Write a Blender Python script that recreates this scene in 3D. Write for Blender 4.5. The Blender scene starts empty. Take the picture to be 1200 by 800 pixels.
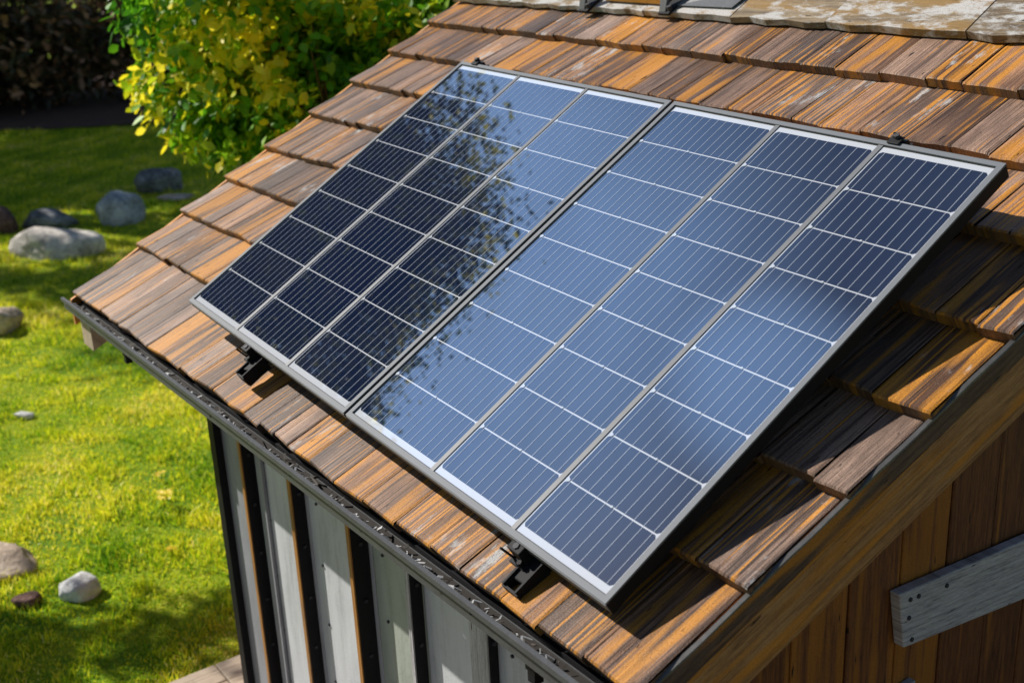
import bpy, math, random
import numpy as np
from mathutils import Vector, Matrix
from math import sin, cos, radians, pi, sqrt, atan2

SC = bpy.context.scene
COL = SC.collection
rnd = random.Random(7)
NR = np.random.default_rng(11)

# ------------------------------------------------------------------ helpers
class MB:
    """collects polygons (world coordinates) with optional uv + colour"""
    def __init__(s): s.v = []; s.f = []; s.uv = []; s.c = []; s.mi = []
    def poly(s, pts, uvs=None, col=(1, 1, 1, 1), mi=0):
        n = len(s.v); s.v += [tuple(p) for p in pts]; s.f.append(tuple(range(n, n+len(pts))))
        s.uv += (uvs if uvs else [(p[0]+p[2]*.3, p[1]+p[2]) for p in pts]); s.c += [col]*len(pts); s.mi.append(mi)
    def hexa(s, P, col=(1, 1, 1, 1), mi=0, uvs=None):
        # P: 8 points, bottom 0-3 ccw, top 4-7
        for q in ((3, 2, 1, 0), (4, 5, 6, 7), (0, 1, 5, 4), (1, 2, 6, 5), (2, 3, 7, 6), (3, 0, 4, 7)):
            s.poly([P[i] for i in q], [uvs[i] for i in q] if uvs else None, col, mi)
    def box(s, a, b, col=(1, 1, 1, 1), mi=0):
        x0, y0, z0 = a; x1, y1, z1 = b
        s.hexa([(x0, y0, z0), (x1, y0, z0), (x1, y1, z0), (x0, y1, z0), (x0, y0, z1), (x1, y0, z1), (x1, y1, z1), (x0, y1, z1)], col, mi)
    def bar(s, p, q, up, w, h, col=(1, 1, 1, 1), mi=0):
        p = Vector(p); q = Vector(q); d = (q-p).normalized(); up = Vector(up); sd = d.cross(up).normalized()*w/2; up = sd.cross(d).normalized()*h/2
        s.hexa([p-sd-up, p+sd-up, q+sd-up, q-sd-up, p-sd+up, p+sd+up, q+sd+up, q-sd+up], col, mi)
    def cyl(s, p, q, r, r2=None, n=10, col=(1, 1, 1, 1), mi=0, caps=True):
        p = Vector(p); q = Vector(q); r2 = r if r2 is None else r2; d = (q-p).normalized()
        a = d.orthogonal().normalized(); b = d.cross(a)
        A = [p+(a*cos(2*pi*i/n)+b*sin(2*pi*i/n))*r for i in range(n)]; B = [q+(a*cos(2*pi*i/n)+b*sin(2*pi*i/n))*r2 for i in range(n)]
        for i in range(n):
            j = (i+1) % n; s.poly([A[i], A[j], B[j], B[i]], None, col, mi)
        if caps: s.poly(A[::-1], None, col, mi); s.poly(B, None, col, mi)
    def build(s, name, mats, parent=None, bevel=0, smooth=False):
        me = bpy.data.meshes.new(name)
        o = bpy.data.objects.new(name, me); COL.objects.link(o)
        off = Vector(parent['_loc']) if parent is not None else Vector((0, 0, 0))
        me.from_pydata([tuple(Vector(v)-off) for v in s.v], [], s.f)
        uvl = me.uv_layers.new(name='UVMap'); uvl.data.foreach_set('uv', np.array(s.uv, dtype=np.float32).ravel())
        ca = me.color_attributes.new('Col', 'FLOAT_COLOR', 'CORNER'); ca.data.foreach_set('color', np.array(s.c, dtype=np.float32).ravel())
        mats = mats if isinstance(mats, (list, tuple)) else [mats]
        for m in mats: me.materials.append(m)
        me.polygons.foreach_set('material_index', s.mi)
        if parent is not None: o.parent = parent; o['_loc'] = tuple(off)
        if bevel:
            import bmesh
            bm = bmesh.new(); bm.from_mesh(me); bmesh.ops.remove_doubles(bm, verts=bm.verts, dist=1e-5); bm.to_mesh(me); bm.free()
            md = o.modifiers.new('bevel', 'BEVEL'); md.width = bevel; md.segments = 2; md.limit_method = 'ANGLE'
        if smooth: me.polygons.foreach_set('use_smooth', [True]*len(me.polygons))
        me.update(); return o

def fastmesh(name, V, F, mat, parent=None, cols=None, smooth=False, loc=(0, 0, 0)):
    """V (n,3), F (m,k) constant k; cols per face (m,4)"""
    me = bpy.data.meshes.new(name); n, (m, k) = len(V), F.shape
    off = np.array(parent['_loc']) if parent is not None else np.array(loc)
    me.vertices.add(n); me.vertices.foreach_set('co', (V-off).astype(np.float32).ravel())
    me.loops.add(m*k); me.loops.foreach_set('vertex_index', F.astype(np.int32).ravel())
    me.polygons.add(m); me.polygons.foreach_set('loop_start', np.arange(0, m*k, k, dtype=np.int32))
    if cols is not None:
        ca = me.color_attributes.new('Col', 'FLOAT_COLOR', 'CORNER'); ca.data.foreach_set('color', np.repeat(cols, k, axis=0).astype(np.float32).ravel())
    me.materials.append(mat); me.update(calc_edges=True)
    if smooth: me.polygons.foreach_set('use_smooth', [True]*m)
    o = bpy.data.objects.new(name, me); COL.objects.link(o)
    if parent is not None: o.parent = parent
    else: o.location = loc
    return o

def tag(o, label=None, cat=None, group=None, kind=None):
    if label: o['label'] = label
    if cat: o['category'] = cat
    if group: o['group'] = group
    if kind: o['kind'] = kind
    return o
def thing(name, loc, label, cat, group=None):
    o = bpy.data.objects.new(name, None); COL.objects.link(o); o.location = loc; o['_loc'] = tuple(loc)
    o.empty_display_size = .2
    return tag(o, label, cat, group)

# ------------------------------------------------------------------ materials
class NT:
    def __init__(s, name):
        s.m = bpy.data.materials.new(name); s.m.use_nodes = True; s.t = s.m.node_tree
        s.b = s.t.nodes['Principled BSDF']; s.out = s.t.nodes['Material Output']
    def n(s, typ, **kw):
        nd = s.t.nodes.new(typ)
        for k, v in kw.items():
            if k in nd.inputs: 
                nd.inputs[k].default_value = v
            else: setattr(nd, k, v)
        return nd
    def l(s, a, b): s.t.links.new(a, b)
    def ramp(s, fac, stops, interp='LINEAR'):
        r = s.n('ShaderNodeValToRGB'); r.color_ramp.interpolation = interp
        e = r.color_ramp.elements
        while len(e) > 1: e.remove(e[-1])
        e[0].position = stops[0][0]; e[0].color = (*stops[0][1], 1)
        for p, c in stops[1:]:
            x = e.new(p); x.color = (*c, 1)
        s.l(fac, r.inputs[0]); return r.outputs[0]
    def mix(s, fac, a, b, mode='MIX'):
        m = s.n('ShaderNodeMix', data_type='RGBA', blend_type=mode)
        for i, x in ((0, fac), (6, a), (7, b)):
            if hasattr(x, 'is_linked') or hasattr(x, 'links'): s.l(x, m.inputs[i])
            else: m.inputs[i].default_value = x if i == 0 else (*x, 1)
        return m.outputs[2]
    def math(s, op, a, b=None, clamp=False):
        m = s.n('ShaderNodeMath', operation=op); m.use_clamp = clamp
        for i, x in ((0, a), (1, b)):
            if x is None: continue
            if hasattr(x, 'links'): s.l(x, m.inputs[i])
            else: m.inputs[i].default_value = x
        return m.outputs[0]
    def noise(s, vec, scale, detail=3, rough=.55, dist=0.):
        n = s.n('ShaderNodeTexNoise', Scale=scale, Detail=detail, Roughness=rough, Distortion=dist)
        if vec is not None: s.l(vec, n.inputs['Vector'])
        return n.outputs[0]
    def mapped(s, vec, scale=(1, 1, 1), loc=None):
        m = s.n('ShaderNodeMapping'); m.inputs['Scale'].default_value = scale
        s.l(vec, m.inputs['Vector'])
        if loc is not None:
            if hasattr(loc, 'links'): s.l(loc, m.inputs['Location'])
            else: m.inputs['Location'].default_value = loc
        return m.outputs[0]
    def bump(s, h, strength, dist):
        b = s.n('ShaderNodeBump', Strength=strength, Distance=dist); s.l(h, b.inputs['Height']); s.l(b.outputs[0], s.b.inputs['Normal']); return b
    def set(s, **kw):
        for k, v in kw.items():
            k = k.replace('_', ' ')
            i = s.b.inputs[k]
            if hasattr(v, 'links'): s.l(v, i)
            else: i.default_value = (*v, 1) if isinstance(v, tuple) and len(v) == 3 else v
        return s.m

def plain(name, col, rough=.5, metal=0., var=.0, scale=8., bump=0., spec=.5):
    t = NT(name); tc = t.n('ShaderNodeTexCoord').outputs['Object']
    if var:
        n = t.noise(tc, scale, 5, .6)
        c = t.mix(n, tuple(x*(1-var) for x in col), tuple(min(1, x*(1+var)) for x in col)); t.set(Base_Color=c)
    else: t.set(Base_Color=col)
    if bump: t.bump(t.noise(tc, scale*4, 4), bump, .004)
    return t.set(Roughness=rough, Metallic=metal, Specular_IOR_Level=spec)

def wood(name, dark, mid, light, orange, amount, white=0.0, rough=.6, grain=1.0, bumpd=.0016, orange_thr=None, spec=.45, bands=0.):
    """boards; uv = (across, along) in metres + per board offset, Col = (rand, rand, rand)"""
    t = NT(name)
    uv = t.n('ShaderNodeUVMap').outputs[0]
    at = t.n('ShaderNodeAttribute', attribute_name='Col'); sp = t.n('ShaderNodeSeparateColor'); t.l(at.outputs[0], sp.inputs[0])
    R, G, B = sp.outputs
    v1 = t.mapped(uv, (1, .045, 1)); v2 = t.mapped(uv, (1, .10, 1)); v3 = t.mapped(uv, (1, .30, 1))
    wide = t.noise(v1, 34*grain, 2, .5, .3)
    fine = t.noise(v1, 150*grain, 4, .65)
    micro = t.noise(v2, 420*grain, 3, .7)
    speck = t.noise(uv, 260, 2, .6)
    k = t.math('ADD', t.math('MULTIPLY', fine, .62), t.math('MULTIPLY', micro, .38))
    k = t.math('ADD', k, t.math('MULTIPLY', t.math('SUBTRACT', R, .5), .18))
    base = t.ramp(k, [(.30, dark), (.44, mid), (.58, light), (.72, tuple(min(1, x*1.25) for x in light))])
    if bands:
        vb = t.mapped(uv, (1, .012, 1)); bn = t.noise(vb, 95, 1, .4, .2); bn2 = t.noise(vb, 230, 1, .5)
        bm = t.math('ADD', t.math('MULTIPLY', bn, .7), t.math('MULTIPLY', bn2, .3))
        bc = t.ramp(bm, [(.34, tuple(x*.8 for x in dark)), (.41, mid), (.46, light), (.50, tuple(x*.8 for x in mid)), (.54, (light[0]*1.25, light[1]*1.2, light[2]*1.2)), (.60, mid), (.66, dark)])
        base = t.mix(bands, base, bc)
        pat = t.noise(v3, 9, 4, .6); base = t.mix(t.ramp(pat, [(.38, (.75, .75, .75)), (.56, (0, 0, 0))]), base, tuple(x*.9 for x in mid))
        hsv = t.n('ShaderNodeHueSaturation'); t.l(base, hsv.inputs['Color']); t.l(t.math('ADD', t.math('MULTIPLY', R, .75), .62), hsv.inputs['Value']); t.l(t.math('ADD', t.math('MULTIPLY', G, .5), .70), hsv.inputs['Saturation']); base = hsv.outputs[0]
    o = t.math('ADD', t.math('MULTIPLY', wide, 1.0), t.math('MULTIPLY', t.math('SUBTRACT', G, .5), .34))
    o = t.math('ADD', o, t.math('MULTIPLY', t.math('SUBTRACT', t.noise(v3, 16, 3), .5), .3))
    th = .62-.25*amount if orange_thr is None else orange_thr
    om = t.ramp(o, [(th-.05, (0, 0, 0)), (th+.06, (1, 1, 1))])
    oc = t.mix(k, tuple(x*.45 for x in orange), tuple(min(1, x*1.35) for x in orange))
    c = t.mix(t.math('MULTIPLY', om, .9), base, oc)
    if bands:
        os_ = t.noise(t.mapped(uv, (1, .02, 1), (7.7, 0, 0)), 105, 1, .5, .15)
        osm = t.ramp(t.math('ADD', os_, t.math('MULTIPLY', t.math('SUBTRACT', B, .5), .16)), [(.625, (0, 0, 0)), (.655, (1, 1, 1))])
        c = t.mix(t.math('MULTIPLY', osm, .85), c, tuple(x*1.1 for x in orange))
        sp_ = t.noise(uv, 520, 2, .6); c = t.mix(t.ramp(sp_, [(.69, (0, 0, 0)), (.73, (.7, .7, .7))]), c, (.5, .45, .40))
    if white:
        w = t.math('ADD', t.noise(v3, 22, 5, .7), t.math('MULTIPLY', t.math('SUBTRACT', B, .5), .30))
        wm = t.ramp(w, [(.73-white*.2, (0, 0, 0)), (.83-white*.2, (1, 1, 1))])
        c = t.mix(t.math('MULTIPLY', wm, .85), c, (.46, .46, .455))
    # small dark checks and knots
    ck = t.noise(t.mapped(uv, (1, .16, 1), (3.3, 1.7, 0)), 90, 2, .5)
    cm = t.ramp(ck, [(.255, (1, 1, 1)), (.30, (0, 0, 0))])
    c = t.mix(cm, c, tuple(x*.35 for x in dark))
    c = t.mix(t.ramp(speck, [(.30, (.75, .75, .75)), (.45, (0, 0, 0))]), c, tuple(x*.8 for x in mid))
    hgt = t.math('ADD', t.math('MULTIPLY', fine, .8), t.math('ADD', t.math('MULTIPLY', micro, .35), t.math('MULTIPLY', speck, .25)))
    hgt = t.math('SUBTRACT', hgt, cm)
    t.bump(hgt, .9, bumpd)
    t.set(Base_Color=c, Roughness=t.math('ADD', t.math('MULTIPLY', k, .3), rough-.15), Specular_IOR_Level=spec)
    return t.m

M = {}
M['shingle'] = wood('weathered_shingle', (.015, .008, .006), (.092, .046, .027), (.34, .19, .108), (.54, .22, .018), .08, white=.25, rough=.52, bands=.72, bumpd=.003)
M['shingle_end'] = wood('shingle_end_grain', (.035, .020, .013), (.11, .060, .032), (.24, .135, .07), (.50, .23, .035), .15, rough=.65)
M['barge'] = wood('barge_board_wood', (.06, .028, .011), (.26, .125, .042), (.46, .25, .095), (.62, .24, .02), .25, rough=.6, grain=.7)
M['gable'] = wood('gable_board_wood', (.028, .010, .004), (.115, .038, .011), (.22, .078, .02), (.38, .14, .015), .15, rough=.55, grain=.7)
M['greywood'] = wood('grey_weathered_wood', (.12, .11, .11), (.36, .35, .36), (.54, .53, .54), (.25, .25, .25), -.6, rough=.7, grain=.8)
M['trim'] = wood('dark_painted_trim', (.022, .013, .009), (.065, .040, .028), (.14, .09, .06), (.50, .20, .02), .14, rough=.5, grain=.7)
M['cap'] = wood('mossy_ridge_cap', (.04, .028, .016), (.12, .085, .05), (.24, .18, .11), (.26, .15, .04), .1, white=1.03, rough=.8, grain=.45)
M['edge_wood'] = wood('rusty_brown_edge', (.05, .025, .012), (.20, .10, .04), (.34, .18, .07), (.45, .20, .04), .5, rough=.6)
M['deckwood'] = wood('deck_board_wood', (.12, .09, .06), (.34, .26, .19), (.50, .41, .31), (.45, .33, .2), -.1, rough=.7, grain=.6)
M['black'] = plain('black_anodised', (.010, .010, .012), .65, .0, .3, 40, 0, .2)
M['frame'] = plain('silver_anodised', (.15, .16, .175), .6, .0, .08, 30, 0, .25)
M['frame_side'] = plain('frame_shade_and_post', (.008, .008, .010), .6, 0, .15, 20, 0, .2)  # shade of the frame sides put into the colour; corner post uses it too
M['divider'] = plain('grey_divider_strip', (.15, .155, .165), .5, .0, .08, 30, 0, .3)
M['steel'] = plain('gutter_steel', (.085, .088, .092), .55, .2, .35, 25, .2)
M['galv'] = plain('galvanised_clip', (.34, .345, .35), .65, .1, .5, 60)
M['screw'] = plain('screw_head', (.045, .045, .05), .65, .1, 0, 8, 0, .3)
M['soil'] = plain('mulch', (.085, .045, .030), .95, 0, .6, 3., .6)
M['bark'] = plain('bark', (.09, .065, .045), .9, 0, .5, 14, .8)
M['deck_under'] = plain('roof_underlay', (.02, .016, .013), .9)

def wallmat(name, c, dirt):
    t = NT(name); tc = t.n('ShaderNodeTexCoord').outputs['Object']
    a = t.noise(t.mapped(tc, (1, 1, .35)), 5, 6, .65, .6); b = t.noise(t.mapped(tc, (1, 1, .08)), 40, 3); d = t.noise(tc, 90, 3)
    k = t.math('ADD', t.math('MULTIPLY', a, .6), t.math('ADD', t.math('MULTIPLY', b, .3), t.math('MULTIPLY', d, .12)))
    col = t.ramp(k, [(.33, tuple(x*(1-dirt) for x in c)), (.5, c), (.68, tuple(min(1, x*1.18) for x in c))])
    t.bump(t.math('ADD', d, b), .35, .002)
    return t.set(Base_Color=col, Roughness=.55, Specular_IOR_Level=.5)
M['panelwall'] = wallmat('pale_wall_sheet', (.52, .54, .57), .38)
M['panelgreen'] = wallmat('greenish_wall_sheet', (.36, .40, .35), .38)
M['panelgrey'] = wallmat('grey_wall_sheet', (.26, .27, .30), .35)

def glassy(name, col, rough=.25, metal=0., coat=1., lines=False):
    t = NT(name)
    if lines:
        tc = t.n('ShaderNodeTexCoord').outputs['Object']; n = t.noise(tc, 6, 2)
        n2 = t.noise(tc, 700, 2)
        c = t.mix(n, tuple(x*.8 for x in col), tuple(x*1.2 for x in col)); c = t.mix(t.math('MULTIPLY', n2, .35), c, tuple(x*1.9 for x in col))
        at = t.n('ShaderNodeAttribute', attribute_name='Col'); sp = t.n('ShaderNodeSeparateColor'); t.l(at.outputs[0], sp.inputs[0])
        c = t.mix(t.math('MULTIPLY', sp.outputs[0], .5), c, (.009, .013, .030))
        du = t.math('MULTIPLY', t.ramp(t.noise(t.mapped(tc, (1, .5, 1)), 9, 7, .75, .6), [(.42, (0, 0, 0)), (.75, (1, 1, 1))]), .022)
        c = t.mix(du, c, (.30, .28, .25)); t.set(Base_Color=c)
        t.l(t.math('ADD', t.math('MULTIPLY', du, .5), .010), t.b.inputs['Coat Roughness'])
    else: t.set(Base_Color=col)
    if not lines: t.set(Coat_Roughness=.012)
    return t.set(Roughness=rough, Metallic=metal, Coat_Weight=coat, Coat_IOR=2.4, Specular_IOR_Level=.0)
M['cell'] = glassy('solar_cell', (.0045, .009, .030), 1., 0., 1., True)
M['backsheet'] = glassy('white_backsheet', (.50, .52, .56), .6)
M['busbar'] = glassy('silver_busbar', (.27, .30, .36), .9, 0.)
M['gapline'] = glassy('cell_gap_line', (.45, .48, .52), .5)

def leafmat(name, ramp, trans=.45, rough=.5, sheen=.5):
    t = NT(name)
    at = t.n('ShaderNodeAttribute', attribute_name='Col'); sp = t.n('ShaderNodeSeparateColor'); t.l(at.outputs[0], sp.inputs[0])
    c = t.ramp(sp.outputs[0], ramp)
    c = t.mix(sp.outputs[1], c, (1.25, 1.2, 1.1), 'MULTIPLY')
    t.set(Base_Color=c, Roughness=rough, Specular_IOR_Level=sheen)
    tr = t.n('ShaderNodeBsdfTranslucent'); t.l(c, tr.inputs[0])
    mx = t.n('ShaderNodeMixShader'); mx.inputs[0].default_value = trans
    t.l(t.b.outputs[0], mx.inputs[1]); t.l(tr.outputs[0], mx.inputs[2]); t.l(mx.outputs[0], t.out.inputs[0])
    return t.m
M['bushleaf'] = leafmat('garden_bush_leaf', [(0, (.03, .13, .010)), (.35, (.11, .34, .012)), (.58, (.34, .54, .02)), (.72, (.88, .76, .02)), (1, (1.0, .88, .08))])
M['treeleaf'] = leafmat('tree_leaf', [(0, (.02, .045, .01)), (.45, (.07, .12, .015)), (.7, (.45, .44, .02)), (1, (.95, .82, .04))], .62)
M['darkleaf'] = leafmat('dark_shrub_leaf', [(0, (.03, .028, .016)), (.4, (.08, .085, .04)), (.62, (.20, .11, .07)), (1, (.55, .30, .16))], .2)
M['grass'] = leafmat('grass_blade', [(0, (.10, .26, .008)), (.2, (.30, .48, .012)), (.45, (.66, .70, .02)), (.8, (.88, .80, .06)), (1, (.92, .80, .28))], .45, .45)
M['flower'] = leafmat('flower_petal', [(0, (.8, .62, .02)), (.5, (.85, .72, .04)), (1, (.8, .78, .5))], .3)

def groundmat():
    t = NT('lawn_ground'); tc = t.n('ShaderNodeTexCoord').outputs['Object']
    a = t.noise(tc, 1.3, 6, .6); b = t.noise(tc, 14, 5, .7); c2 = t.noise(tc, 70, 3, .7)
    k = t.math('ADD', t.math('MULTIPLY', a, .45), t.math('ADD', t.math('MULTIPLY', b, .35), t.math('MULTIPLY', c2, .2)))
    col = t.ramp(k, [(.36, (.08, .20, .008)), (.47, (.22, .36, .012)), (.56, (.42, .48, .02)), (.68, (.58, .52, .10))])
    t.bump(t.math('ADD', b, c2), 1., .03)
    return t.set(Base_Color=col, Roughness=.9, Specular_IOR_Level=.2)
M['ground'] = groundmat()

def rockmat(name, c1, c2):
    t = NT(name); tc = t.n('ShaderNodeTexCoord').outputs['Object']
    a = t.noise(tc, 3, 7, .65, .4); b = t.noise(tc, 22, 5, .7)
    k = t.math('ADD', t.math('MULTIPLY', a, .6), t.math('MULTIPLY', b, .4))
    t.bump(k, .8, .05)
    return t.set(Base_Color=t.ramp(k, [(.38, tuple(x*.45 for x in c1)), (.48, c1), (.60, c2)]), Roughness=.85, Specular_IOR_Level=.3)
M['rock_grey'] = rockmat('grey_granite', (.52, .48, .43), (.82, .77, .69))
M['rock_blue'] = rockmat('blue_grey_stone', (.38, .41, .42), (.64, .68, .68))
M['rock_tan'] = rockmat('tan_stone', (.46, .36, .27), (.70, .58, .47))
M['rock_red'] = rockmat('red_brown_stone', (.13, .07, .055), (.24, .15, .12))
M['rock_white'] = rockmat('white_stone', (.62, .61, .60), (.85, .85, .84))
M['rock_dark'] = rockmat('dark_stone', (.15, .16, .17), (.34, .36, .38))

# ------------------------------------------------------------------ roof frame (solved from the photo)
T = 0.4854667
def RP(u, v, h=0): return Vector((u, v*cos(T)-h*sin(T), v*sin(T)+h*cos(T)))
def Wr(v): return 3.216+.0944*v
GZ = -1.80

# ================================================================== SHED
shed = thing('garden_shed', (1.9, 1.87, GZ), 'small garden shed with weathered brown wooden shingle roof and pale grey panelled side wall', 'shed')
RIDGE = 2.13
L_left = [0, .305, .522, .745, .962, 1.20, 1.43, 1.655, 1.885]
L_right = [0, .27, .525, .749, .99, 1.245, 1.49, 1.738]
SPLIT = 2.0
mb = MB(); me_ = MB()
def shingle_row(fa, fb, ua, ub, wmin=.085, wmax=.15, last=False):
    u = ua
    while True:
        end = ub(fa(ub(fa(u)))) if callable(ub) else ub
        if u > end-.02: break
        w = rnd.uniform(wmin, wmax)
        if u+w > end-.05: w = end-u
        u0, u1 = u+.0012, u+w-.0012
        u += w
        jv = rnd.uniform(-.004, .004); jh = rnd.uniform(-.002, .0025); th = rnd.uniform(.031, .037); sk = rnd.uniform(-.004, .004)
        N = rnd.randint(7, 11); xs = sorted([0, .05, .95, 1]+[min(.92, max(.08, (i+rnd.uniform(.1, .9))/(N-3))) for i in range(N-3)])
        prof = []
        for i, x in enumerate(xs):
            if x in (0, 1): prof.append(-.003)
            elif x in (.05, .95): prof.append(-.0005)
            else: prof.append(rnd.choice([0, 0, -.0006, -.0012, -.0024, .0006]))
        ou, ov = rnd.uniform(0, 40), rnd.uniform(0, 40)
        col = (rnd.random(), rnd.random(), rnd.random(), 1)
        lr = rnd.uniform(-.03, .03)
        for i in range(len(xs)-1):
            a, b = xs[i], xs[i+1]; ua_, ub_ = u0+(u1-u0)*a, u0+(u1-u0)*b
            P = []
            for (uu, pr, xx) in ((ua_, prof[i], a), (ub_, prof[i+1], b)):
                v0 = fa(uu)+jv+sk*(xx-.5)*2; v1 = fb(uu)+(.035 if not last else 0)
                vm = (v0+v1)/2; dz = -.030
                P.append((uu, v0, vm, v1, pr))
            # front drop
            (A, a0, am, a1, ap), (B_, b0, bm_, b1, bp) = P
            hb = jh; ht = -.037
            def h(v, v0, v1): return hb+(ht-hb)*(v-v0)/(v1-v0)
            c1 = .004
            t0a, t0b = RP(A, a0+c1, ap+hb), RP(B_, b0+c1, bp+hb)
            f0a, f0b = RP(A, a0, ap+hb-c1), RP(B_, b0, bp+hb-c1)
            t1a, t1b = RP(A, a1, ap*.6+ht), RP(B_, b1, bp*.6+ht)
            g0a, g0b = RP(A, a0+.003, hb-th), RP(B_, b0+.003, hb-th)
            U = lambda u_, v_: (u_+ou, v_+ov)
            mb.poly([t0a, t0b, t1b, t1a], [U(A, a0), U(B_, b0), U(B_, b1), U(A, a1)], col)
            mb.poly([f0a, f0b, t0b, t0a], [U(A, a0-c1), U(B_, b0-c1), U(B_, b0), U(A, a0)], col)
            me_.poly([g0a, g0b, f0b, f0a], [U(A, a0-.05), U(B_, b0-.05), U(B_, b0-.02), U(A, a0-.02)], col)
        # sides
        for uu, s_ in ((u0, -1), (u1, 1)):
            v0 = fa(uu)+jv+sk*(-1 if s_ < 0 else 1); v1 = fb(uu)+(.035 if not last else 0)
            q = [RP(uu, v0, jh-.0085), RP(uu, v1, -.041), RP(uu, v1, -.07), RP(uu, v0+.003, jh-th)]
            if s_ > 0: q = q[::-1]
            me_.poly(q[::-1], [(v0+ou, ov), (v1*.2+ou, ov+.01), (v1*.2+ou, ov+.03), (v0+ou, ov+.03)], col)
def lin(a, b, u0, u1): return lambda u: a+(b-a)*(u-u0)/(u1-u0)
midR = [0, .28, .54, .78, 1.04, 1.31, 1.548, 1.805]
LL = [lin(L_left[i], [0, .292, .51, .73, .945, 1.17, 1.36][i], 0, SPLIT) for i in range(7)]
RR = [lin(midR[i], L_right[i], SPLIT, 3.25) for i in range(6)]
top1 = lambda u: 1.660+(1.485-1.660)*(u/3.05)**1.15 if u > 0 else 1.66
top2 = lambda u: 1.888+(1.735-1.888)*(max(u, 0)/3.05)**1.1
LL.append(top1); RR.append(top1)
for i in range(7): shingle_row(LL[i], LL[i+1], -.02, SPLIT)
for i in range(6): shingle_row(RR[i], RR[i+1], SPLIT, lambda v: Wr(v)+.012)
shingle_row(top1, top2, -.02, lambda v: Wr(v)+.012, .09, .15)
shingle_row(top2, lambda u: RIDGE-.02, -.02, Wr, .10, .16)
roof = mb.build('shingle_roof', [M['shingle']], shed)
me_.build('shingle_butt_ends', [M['shingle_end']], roof)

# deck board under the shingles, the slope beyond the ridge
d = MB()
a, b, c, e = RP(-.01, .012, -.072), RP(3.19, .012, -.072), RP(3.39, RIDGE-.03, -.072), RP(-.01, RIDGE-.03, -.072)
a2, b2, c2, e2 = RP(-.01, .012, -.042), RP(3.19, .012, -.042), RP(3.39, RIDGE-.03, -.044), RP(-.01, RIDGE-.03, -.044)
d.hexa([a, b, c, e, a2, b2, c2, e2])
d.build('roof_deck', M['deck_under'], roof)
ry, rz = RP(0, RIDGE).y, RP(0, RIDGE).z
d = MB()
def BP(u, w, h=0): return Vector((u, ry+w*cos(T)+h*sin(T), rz-w*sin(T)+h*cos(T)))
rows = 9
for i in range(rows):
    w1, w0 = 2.13-i*2.13/rows, 2.13-(i+1)*2.13/rows
    u = -.02
    while u < 3.35:
        w_ = min(rnd.uniform(.1, .15), 3.38-u); col = (rnd.random(), rnd.random(), rnd.random(), 1); o_ = rnd.uniform(0, 40)
        P = [BP(u+.001, w1, -.03), BP(u+w_-.001, w1, -.03), BP(u+w_-.001, max(w0-.03, 0.02), -.06), BP(u+.001, max(w0-.03, .02), -.06),
             BP(u+.001, w1, 0), BP(u+w_-.001, w1, 0), BP(u+w_-.001, max(w0-.03, .02), -.031), BP(u+.001, max(w0-.03, .02), -.031)]
        d.hexa(P, col, 0, [(p.x+o_, p.y+o_) for p in P]); u += w_
d.build('rear_slope_shingles', M['shingle'], roof)

# ridge caps
d = MB()
def cap_low(u): return 2.062+(1.945-2.062)*u/2.8
us = [-.03, .42, .87, 1.28, 1.72, 2.115, 2.60, 3.02, 3.41]
for i in range(len(us)-1):
    u0, u1 = us[i]+.002, us[i+1]-.002; col = (rnd.random(), rnd.random(), .55+.45*rnd.random(), 1); o_ = rnd.uniform(0, 40)
    hh = .006+rnd.uniform(0, .005)
    for (ua_, ub_) in [(u0+(u1-u0)*k/5, u0+(u1-u0)*(k+1)/5) for k in range(5)]:
        w = []
        for uu in (ua_, ub_):
            lo = cap_low(uu)+.006*sin(uu*37+i)
            w.append([RP(uu, lo, -.012), RP(uu, lo, hh), RP(uu, RIDGE-.012, hh+.004), RP(uu, RIDGE, -.02)])
        A, Bq = w
        d.hexa([A[0], Bq[0], Bq[3], A[3], A[1], Bq[1], Bq[2], A[2]], col, 0,
               [(q.y+o_, q.x+o_) for q in (A[0], Bq[0], Bq[3], A[3], A[1], Bq[1], Bq[2], A[2])])
    P = [BP(u0, .16, -.02), BP(u1, .16, -.02), BP(u1, .006, -.02), BP(u0, .006, -.02), BP(u0, .16, hh), BP(u1, .16, hh), BP(u1, .006, hh+.003), BP(u0, .006, hh+.003)]
    d.hexa([P[i] for i in (0, 1, 2, 3, 4, 5, 6, 7)], col, 0, [(q.y+o_, q.x+o_) for q in P])
d.build('ridge_cap', M['cap'], roof)

# barge trim + barge board down the right-hand verge
def rake(dz0, dz1, x0, x1, va, vb, mat, name, bev=.003):
    q = MB()
    def pt(v, dz, dx): w = RP(Wr(v), v); return Vector((w.x+dx, w.y, w.z-dz))
    n = 12; ou = rnd.uniform(0, 20)
    for i in range(n):
        v0, v1 = va+(vb-va)*i/n, va+(vb-va)*(i+1)/n
        P = [pt(v0, dz1, x0), pt(v0, dz1, x1), pt(v1, dz1, x1), pt(v1, dz1, x0), pt(v0, dz0, x0), pt(v0, dz0, x1), pt(v1, dz0, x1), pt(v1, dz0, x0)]
        uv = [(-dz1+ou, v0), (-dz1+ou, v0), (-dz1+ou, v1), (-dz1+ou, v1), (-dz0+ou, v0), (-dz0+ou, v0), (-dz0+ou, v1), (-dz0+ou, v1)]
        q.hexa(P, (rnd.random()*.0+.5, .5, .5, 1), 0, uv)
    import bmesh
    o = q.build(name, mat, shed)
    return o
rake(.026, .082, .000, .009, -.02, 2.14, M['trim'], 'verge_trim')
rk = rake(.078, .198, -.030, .010, -.03, 2.14, M['barge'], 'barge_board')
rake(.192, .222, -.045, .000, -.03, 2.14, M['barge'], 'barge_batten')
q = MB()
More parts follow.
